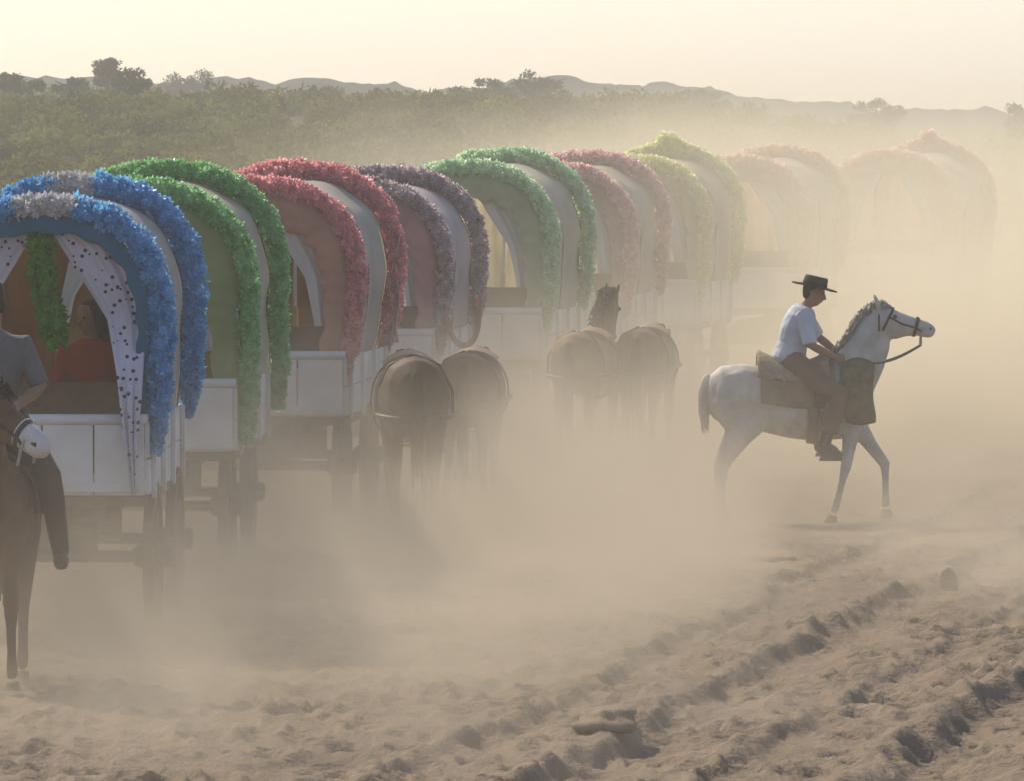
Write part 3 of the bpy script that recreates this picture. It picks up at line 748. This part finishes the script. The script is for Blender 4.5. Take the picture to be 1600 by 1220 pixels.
def person(label, loc, rz, J, shirt, trouser, sc=1.0, hat=None, hair=(.02, .014, .01), long_hair=False, sleeve=.6, skirt=None, chaps=None, boots=(.05, .03, .02), seed=1, voxel=.0085, bulk=0.0):
    t = thing('person', label, 'person', loc, rz); t.scale = (sc, sc, sc)
    V3 = Vector; hip = V3(J['hip']); ch = V3(J['chest']); nk = V3(J['neck']); hc = V3(J['head'])
    f = V3(J['face']).normalized(); up = V3(J.get('up', (0, 0, 1))); up = (up - f * up.dot(f)).normalized(); s = up.cross(f).normalized()
    lat = V3((0, 1, 0))
    def torso(b, e, top=True):
        b.loft([(hip - V3((0, 0, .10)), .10 + e, .08 + e), (hip, .165 + e, .125 + e), (hip.lerp(ch, .45), .145 + e, .105 + e), (hip.lerp(ch, .85), .175 + e, .12 + e), (ch + (nk - ch) * .45, .185 + e, .11 + e), (ch + (nk - ch) * .82, .12 + e, .08 + e), (nk, .06 + e * .5, .06 + e * .5)], lat, 18)
    def arm(b, k, e, upto=1.0):
        S, E, W_ = (V3(J[n + k]) for n in ('sh', 'el', 'wr'))
        P = [(S, .055), (S.lerp(E, .35), .052), (E, .041), (E.lerp(W_, .35), .041), (W_, .028)]
        if upto < 1:
            P = [(S, .055), (S.lerp(E, .5), .050), (S.lerp(E, min(1, upto * 1.6)), .044)]
        b.tube([ch + (nk - ch) * .5 + (S - ch - (nk - ch) * .5) * .5] + [p for p, r in P], [.06 + e] + [r + e for p, r in P], 12)
    def legs(b, k, e, end=1.0):
        Hh = hip + lat * (.095 if k == 'L' else -.095); K, A = V3(J['kn' + k]), V3(J['an' + k])
        P = [(Hh, .092), (Hh.lerp(K, .45), .085), (K, .060), (K.lerp(A, .3), .058), (K.lerp(A, .75), .040), (A, .036)]
        b.tube([p for p, r in P], [r + e for p, r in P], 12)
    b = MB(); torso(b, 0); b.tube([nk - V3((0, 0, .06)), nk, hc - up * .07 - f * .01], [.06, .054, .052], 12); head(b, hc, f, up, s)
    for k, q in (('L', 1), ('R', -1)):
        arm(b, k, 0); fd = J.get('fd' + k, (1, 0, -.1)); hand(b, J['wr' + k], fd, J.get('pn' + k, (0, -q, -.3)), 1 if k == 'L' else -1)
        legs(b, k, 0); A, T = V3(J['an' + k]), V3(J['to' + k])
        b.loft([(A + V3((-.05, 0, -.04)), .03, .03), (A + V3((0, 0, -.035)), .036, .045), (A.lerp(T, .5), .042, .032), (T, .035, .02)], lat, 10)
    fused('body', b, SKIN, t, voxel, 2)
    EY = mat('dark_eye', (.015, .012, .01))
    for k in (-1, 1): MB().ball(hc + f * .083 + up * .012 + s * k * .032, .011).build('eye', EY, t)
    b = MB(); torso(b, .016 + bulk)
    for k in 'LR': arm(b, k, .014 + bulk * .6, sleeve)
    fused('shirt', b, mat('shirt%d' % seed, shirt, var=.10, scale=4, trans=.12, bump=.9), t, .011, 2)
    b = MB()
    for k in 'LR': legs(b, k, .016)
    b.loft([(hip - V3((0, 0, .11)), .12, .10), (hip - V3((0, 0, .02)), .185, .145), (hip + V3((0, 0, .06)), .178, .135)], lat, 16)
    fused('trousers', b, mat('trousers%d' % seed, trouser, var=.12, scale=5), t, .012, 2)
    BM = mat('boot%d' % seed, boots, var=.15, rough=.45)
    for k in 'LR':
        K, A, T = V3(J['kn' + k]), V3(J['an' + k]), V3(J['to' + k]); b = MB()
        b.tube([K.lerp(A, .35), K.lerp(A, .7), A], [.070, .062, .052], 12)
        b.loft([(A + V3((-.06, 0, -.045)), .036, .04), (A + V3((0, 0, -.035)), .046, .055), (A.lerp(T, .5), .05, .042), (T, .042, .03), (T + (T - A) * .12, .02, .015)], lat, 12)
        fused('boot', b, BM, t, .011, 2)
    if hair:
        HM = mat('hair%d' % seed, hair, var=.3, scale=30, rough=.6); b = MB()
        b.loft([(hc - f * .055 - up * .07, .045, .035), (hc - f * .045 - up * .02, .072, .065), (hc - f * .028 + up * .035, .083, .088), (hc - f * .018 + up * .085, .078, .098), (hc - f * .012 + up * .122, .05, .065), (hc - f * .012 + up * .136, .015, .02)], s, 16)
        if long_hair:
            b.loft([(hc - f * .06 + up * .05, .075, .06), (hc - f * .085 - up * .06, .085, .05), (hc - f * .09 - up * .18, .07, .045), (hc - f * .085 - up * .30, .03, .02)], s, 12)
            for k in (-1, 1): b.tube([hc + s * k * .07 + up * .08, hc + s * k * .088 - up * .02, hc + s * k * .085 - up * .14], [.03, .03, .015], 8)
        fused('hair', b, HM, t, .011, 2)
    if hat:
        HT = mat('hat%d' % seed, hat, var=.15, rough=.75); b = MB(); c = hc + up * .048 - f * .005 - up * .0
        n = 32; prof = [(.080, .108), (.098, .108), (.106, .085), (.108, .02), (.112, .004), (.165, -.004), (.205, .0), (.207, .012), (.165, .008), (.112, .016)]
        vs = [c + up * .104]; fs = []
        for r, z in prof:
            for j in range(n):
                a = 2 * math.pi * j / n
                zz = z + (.012 * abs(math.sin(a)) ** 2 if r > .15 else 0)
                vs.append(c + f * (math.cos(a) * r * 1.06) + s * (math.sin(a) * r * .96) + up * zz)
        for j in range(n):
            fs.append((0, 1 + j, 1 + (j + 1) % n))
            for i in range(len(prof) - 1):
                a_ = 1 + i * n + j; b_ = 1 + i * n + (j + 1) % n; fs.append((a_, a_ + n, b_ + n, b_))
        b.add(vs, fs); ho = b.build('hat', HT, t)
        b = MB().loft([(c + up * .020, .107, .117), (c + up * .048, .107, .117)], s, 24, False); b.build('hat_band', mat('hat_band', (.02, .015, .012)), ho)
    if chaps:
        CM = mat('chaps%d' % seed, chaps, var=.18, scale=7, rough=.55)
        for k, q in (('L', 1), ('R', -1)):
            Hh = hip + lat * (.10 * q); K, A = V3(J['kn' + k]), V3(J['an' + k]); b = MB()
            P = [(Hh + V3((.02, .01 * q, -.01)), .115, .115), (Hh.lerp(K, .5) + V3((0, .015 * q, -.01)), .112, .118), (K + V3((.02, .02 * q, -.02)), .088, .108), (K.lerp(A, .35) + V3((.01, .02 * q, 0)), .080, .105), (K.lerp(A, .72) + V3((0, .02 * q, 0)), .074, .098)]
            b.loft(P, lat, 14); fused('chaps', b, CM, t, .013, 3)
    if skirt:
        b = MB(); K = (V3(J['knL']) + V3(J['knR'])) / 2; A = (V3(J['anL']) + V3(J['anR'])) / 2
        b.loft([(hip + V3((-.02, 0, .06)), .18, .14), (hip + V3((.1, 0, .0)), .24, .16), (K, .30, .13), (K.lerp(A, .5), .33, .17), (A + V3((0, 0, .02)), .36, .2)], lat, 16)
        fused('skirt', b, mat('skirt%d' % seed, skirt, var=.2, scale=6, trans=.2), t, .016, 3)
    return t

Jr = dict(hip=(-.03, 0, 1.60), chest=(.05, 0, 1.89), neck=(.13, 0, 2.09), head=(.205, 0, 2.215), face=(.96, -.05, -.22),
          shR=(.115, -.175, 2.02), elR=(.16, -.27, 1.735), wrR=(.39, -.13, 1.62), shL=(.115, .175, 2.02), elL=(.25, .25, 1.80), wrL=(.45, .06, 1.64),
          fdR=(1, .3, -.15), pnR=(0, .9, -.4), fdL=(1, -.2, -.15), pnL=(0, -.9, -.4),
          knR=(.40, -.36, 1.28), anR=(.29, -.41, .80), toR=(.44, -.42, .725), knL=(.40, .36, 1.28), anL=(.29, .41, .80), toL=(.44, .42, .725))
person('rider in white shirt, brown chaps and flat wide-brimmed hat on the white horse', (RX, RY, float(gz0) - .085), 0, Jr, (.60, .61, .66), (.16, .075, .05), hat=(.045, .03, .02), chaps=(.17, .085, .05), seed=31, sleeve=.62, bulk=.022)

# brown ridden horse cut by the left edge, coming on ahead of the blue wagon
walk = [('f', -1, [(.54, .90), (.60, .50), (.62, .13), (.64, .02)]), ('f', 1, [(.54, .90), (.50, .50), (.40, .14), (.38, .03)]),
        ('h', -1, [(-.42, .98), (-.62, .54), (-.70, .14), (-.68, .02)]), ('h', 1, [(-.40, .98), (-.52, .53), (-.46, .14), (-.42, .02)])]
neckF = [((.40, 0, 1.17), .18, .28), ((.55, 0, 1.34), .15, .25), ((.68, 0, 1.49), .125, .21), ((.80, 0, 1.63), .11, .17), ((.89, 0, 1.74), .088, .125), ((.94, 0, 1.78), .08, .10)]
BX, BY = -3.47, 46.0
bh, bhh = horse('brown horse with white muzzle at the left edge, in front of the blue-trimmed wagon', (BX, BY, gz(BX + .15, BY - .6)), R(-90), (.10, .045, .02), (.14, .065, .03), walk, neckF, (.955, 0, 1.80), (.42, .62, -.42), (-.6, .55, 0), mane=(.02, .014, .01), seed=22, muzzle=(.58, .54, .52), sc=1.1)
bridle(bh, bhh)
m = MB(); m.sheet(band(-.30, .30, -1.6, 1.6, .014), .02); m.build('saddle_cloth', mat('grey_cloth', (.12, .10, .09)), bh)
m = MB(); m.sheet(band(-.26, .26, -1.0, 1.0, .04, lambda u, a: (.10 * max(0, 1 - u * 3.6) ** 1.5 + .08 * max(0, (u - .78) / .22) ** 1.5) * max(0, math.cos(a * 1.5))), .03); m.build('saddle', LEATHER, bh)
Jg = dict(hip=(-.02, 0, 1.62), chest=(.0, 0, 1.92), neck=(.02, 0, 2.14), head=(.03, -.02, 2.29), face=(.35, -.9, -.25),
          shR=(.01, -.18, 2.06), elR=(.06, -.29, 1.80), wrR=(.27, -.16, 1.70), shL=(.01, .18, 2.06), elL=(.06, .29, 1.80), wrL=(.27, .16, 1.70),
          knR=(.34, -.36, 1.28), anR=(.22, -.42, .82), toR=(.37, -.43, .76), knL=(.34, .36, 1.28), anL=(.22, .42, .82), toL=(.37, .43, .76))
person('dark-haired rider in grey shirt on the brown horse, cut by the left edge', (BX, BY, gz(BX + .15, BY - .6)), R(-90), Jg, (.17, .155, .15), (.06, .04, .03), seed=32, sc=1.12)

# passenger seated in the blue wagon
Jp = dict(hip=(0, 0, .10), chest=(-.02, 0, .40), neck=(.0, 0, .62), head=(.03, 0, .77), face=(.55, -.8, -.15),
          shR=(-.01, -.17, .55), elR=(.04, -.24, .28), wrR=(.26, -.12, .18), shL=(-.01, .17, .55), elL=(.04, .24, .28), wrL=(.26, .12, .18),
          knR=(.42, -.12, .10), anR=(.46, -.12, -.36), toR=(.58, -.12, -.42), knL=(.42, .12, .10), anL=(.46, .12, -.36), toL=(.58, .12, -.42))
bx0, by0 = LOC[0]
person('dark-haired passenger in red dress seated inside the blue-trimmed wagon', (bx0 + .30, by0 + .62, 1.52), R(-90 + 6), Jp, (.42, .045, .02), (.25, .05, .02), seed=33, skirt=(.42, .05, .02), long_hair=True, sleeve=.9)

# loose and team horses beside the line
neckD = [((.40, 0, 1.14), .18, .28), ((.56, 0, 1.20), .15, .24), ((.71, 0, 1.25), .125, .20), ((.85, 0, 1.27), .11, .165), ((.95, 0, 1.27), .095, .13), ((1.0, 0, 1.26), .085, .11)]
def loose(label, px, y, rz, coat, coat2, seed, hd=(.45, .1, -.75), mane=(.03, .02, .015), pose=walk, sc=1.0, neck=neckF, poll=(.955, 0, 1.80), hside=(0, 1, 0)):
    x = (px - 800) / FPX * y
    return horse(label, (x, y, gz(x, y)), R(rz), coat, coat2, pose, neck, poll, hd, hside, mane=mane, seed=seed, sc=sc, voxel=.02)
walk2 = [('f', 1, walk[0][2]), ('f', -1, walk[1][2]), ('h', 1, walk[2][2]), ('h', -1, walk[3][2])]
low = dict(neck=neckD, poll=(1.01, 0, 1.26), hd=(.55, -.05, -.8))
hs = []
hs.append(loose('dark brown horse seen from behind in the dust below the rose-trimmed wagon', 642, 61.6, 94, (.05, .02, .007), (.065, .026, .009), 23, sc=1.12, **low))
hs.append(loose('reddish brown horse seen from behind, just right of the dark brown one', 738, 65.2, 84, (.08, .03, .012), (.10, .038, .015), 24, pose=walk2, sc=1.04, **low))
hs.append(loose('tan brown horse with raised head veiled in dust beside the pale green-trimmed wagon', 918, 73.6, 75, (.11, .065, .024), (.14, .08, .03), 25, pose=walk2))
hs.append(loose('dun horse veiled in dust behind the white horse tail, head lowered', 1012, 74.6, 80, (.09, .052, .026), (.12, .07, .035), 26, **low))
for h, _ in hs:                                          # working harness
    m = MB(); m.sheet(band(.12, .22, 0, 2 * math.pi, .014, na=41), .012); m.build('girth', DARKL, h)
    m = MB(); m.sheet(band(-.02, .26, -.7, .7, .02), .03); m.build('back_pad', LEATHER, h)
    m = MB().tube(crom([(.2, .33, 1.05), (-.3, .32, 1.02), (-.7, .25, 1.0), (-.84, .0, .98), (-.7, -.25, 1.0), (-.3, -.32, 1.02), (.2, -.33, 1.05)], 4), .022, 6); m.build('breeching_strap', DARKL, h)
    for k in (-1, 1):
        m = MB().tube([(-.45, k * .02, 1.475), (-.47, k * .2, 1.39), (-.50, k * .30, 1.2), (-.52, k * .305, 1.0)], .014, 6); m.build('hip_strap', DARKL, h)

# things lying on the sand
def clod(name, label, cat, px, y, r, c, seed):
    x = (px - 800) / FPX * y; rs = np.random.RandomState(seed); m = MB(); m.ball((0, 0, 0), 1.0, 26, 16)
    m.v = [tuple(np.array(v) * np.array(r) * (1 + .45 * (float(fbm(np.array(v[0] * 1.7 + seed), np.array(v[1] * 1.7 + v[2] * 2.1), seed, 4)) - .45) * 2)) for v in m.v]
    o = m.build(name, mat(name + str(seed), c, var=.2, scale=12, bump=.7)); o.location = (x, y, gz(x, y) + r[2] * .25); return tag(o, label, cat)
clod('sand_clod', 'large tan sand clod lying at the bottom centre beside the wheel rut', 'clod', 948, 42.2, (.20, .36, .075), (.225, .165, .11), 3)
clod('tree_stump', 'small orange tan stump standing in the sand below the white horse head', 'stump', 1482, 55.5, (.075, .08, .15), (.36, .24, .13), 4)
clod('sand_clod', 'flat orange brown clod on the sand between the white horse and the ruts', 'clod', 1200, 58.5, (.24, .4, .06), (.30, .205, .12), 5)

# ------------------------------------------------------------------ air: even haze and the drifting dust
def volume_mat(name, color, density, g):
    m = bpy.data.materials.new(name); m.use_nodes = True; N = m.node_tree.nodes; L = m.node_tree.links; N.clear()
    out = N.new('ShaderNodeOutputMaterial'); v = N.new('ShaderNodeVolumePrincipled')
    v.inputs['Color'].default_value = (*color, 1); v.inputs['Density'].default_value = density; v.inputs['Anisotropy'].default_value = g
    L.new(v.outputs[0], out.inputs['Volume']); return m, v
hz, _ = volume_mat('haze_air', (.95, .925, .85), .0010, .30)
m = MB(); m.box((0, 330, 5.5), (900, 830, 17)); o = m.build('haze', hz, None, False)
tag(o, 'pale warm dusty air over the whole scene', 'haze', kind='stuff')

def dust(builder, centre, size, label, albedo):
    global N, L, tc
    dm, dv = volume_mat('dust', albedo, 0.0, .42)
    N = dm.node_tree.nodes; L = dm.node_tree.links
    tc = N.new('ShaderNodeTexCoord'); sep = N.new('ShaderNodeSeparateXYZ'); L.new(tc.outputs['Object'], sep.inputs[0])
    L.new(builder(*sep.outputs), dv.inputs['Density'])
    o = MB().box(centre, size).build('dust_cloud', dm, None, False)
    return tag(o, label, 'dust', kind='stuff')
def val(x, sock):
    if isinstance(x, (int, float)): sock.default_value = x
    else: L.new(x, sock)
def op(o, a, b=0.0, c=None):
    n = N.new('ShaderNodeMath'); n.operation = o; val(a, n.inputs[0]); val(b, n.inputs[1])
    if c is not None: val(c, n.inputs[2])
    return n.outputs[0]
def mul(a, *r):
    for b in r: a = op('MULTIPLY', a, b)
    return a
def sm(a, b, x):
    n = N.new('ShaderNodeMapRange'); n.interpolation_type = 'SMOOTHSTEP'; n.inputs['From Min'].default_value = a; n.inputs['From Max'].default_value = b
    L.new(x, n.inputs['Value']); return n.outputs[0]
def noise(scale, det, sx, sy, sz):
    mp = N.new('ShaderNodeMapping'); mp.inputs['Scale'].default_value = (sx, sy, sz); L.new(tc.outputs['Object'], mp.inputs['Vector'])
    n = N.new('ShaderNodeTexNoise'); n.inputs['Scale'].default_value = scale; n.inputs['Detail'].default_value = det; L.new(mp.outputs[0], n.inputs['Vector']); return n.outputs['Fac']
def ex(z, h): return op('EXPONENT', op('MULTIPLY', z, -1 / h))
# thick low dust churned up along the track, thinner in the foreground
def low_dust(x, y, z):
    cl = sm(.36, .66, noise(.60, 3, 1, .45, 1.1))
    a = mul(ex(z, .43), sm(47.5, 57, y), .95, op('MULTIPLY_ADD', cl, 1.8, .12), op('MULTIPLY_ADD', sm(3.2, .2, x), .75, .25))
    b = mul(ex(z, .48), sm(2.8, -2.5, x), sm(36, 46, y), .42, op('MULTIPLY_ADD', cl, 1.5, .15))
    return mul(op('ADD', a, b), sm(2.4, 1.6, z), sm(112, 100, y), sm(-9.5, -7.0, x), sm(10.5, 8.0, x))
dust(low_dust, (.5, 75, 1.0), (22, 78, 3.0), 'thick tan dust churned up low around the wheels and hooves', (.62, .55, .445))
# tall dust hanging over the far half of the convoy: farther and more to the right = dustier and taller
def tall_dust(x, y, z):
    cl = sm(.36, .68, noise(.36, 2, 1, .4, 1.1))
    u = op('MULTIPLY_ADD', y, .09, x); hh = op('MULTIPLY_ADD', sm(4.5, 13.0, u), 2.0, 1.05)
    e = op('EXPONENT', op('MULTIPLY', op('DIVIDE', z, hh), -1.0))
    return mul(e, sm(1.8, 9.0, u), sm(60, 76, y), .118, op('MULTIPLY_ADD', cl, 1.2, .32), sm(4.7, 2.9, z), sm(128, 112, y))
dust(tall_dust, (4, 92, 2.3), (36, 72, 5.8), 'pale dust hanging tall over the far half of the convoy', (.87, .785, .615))
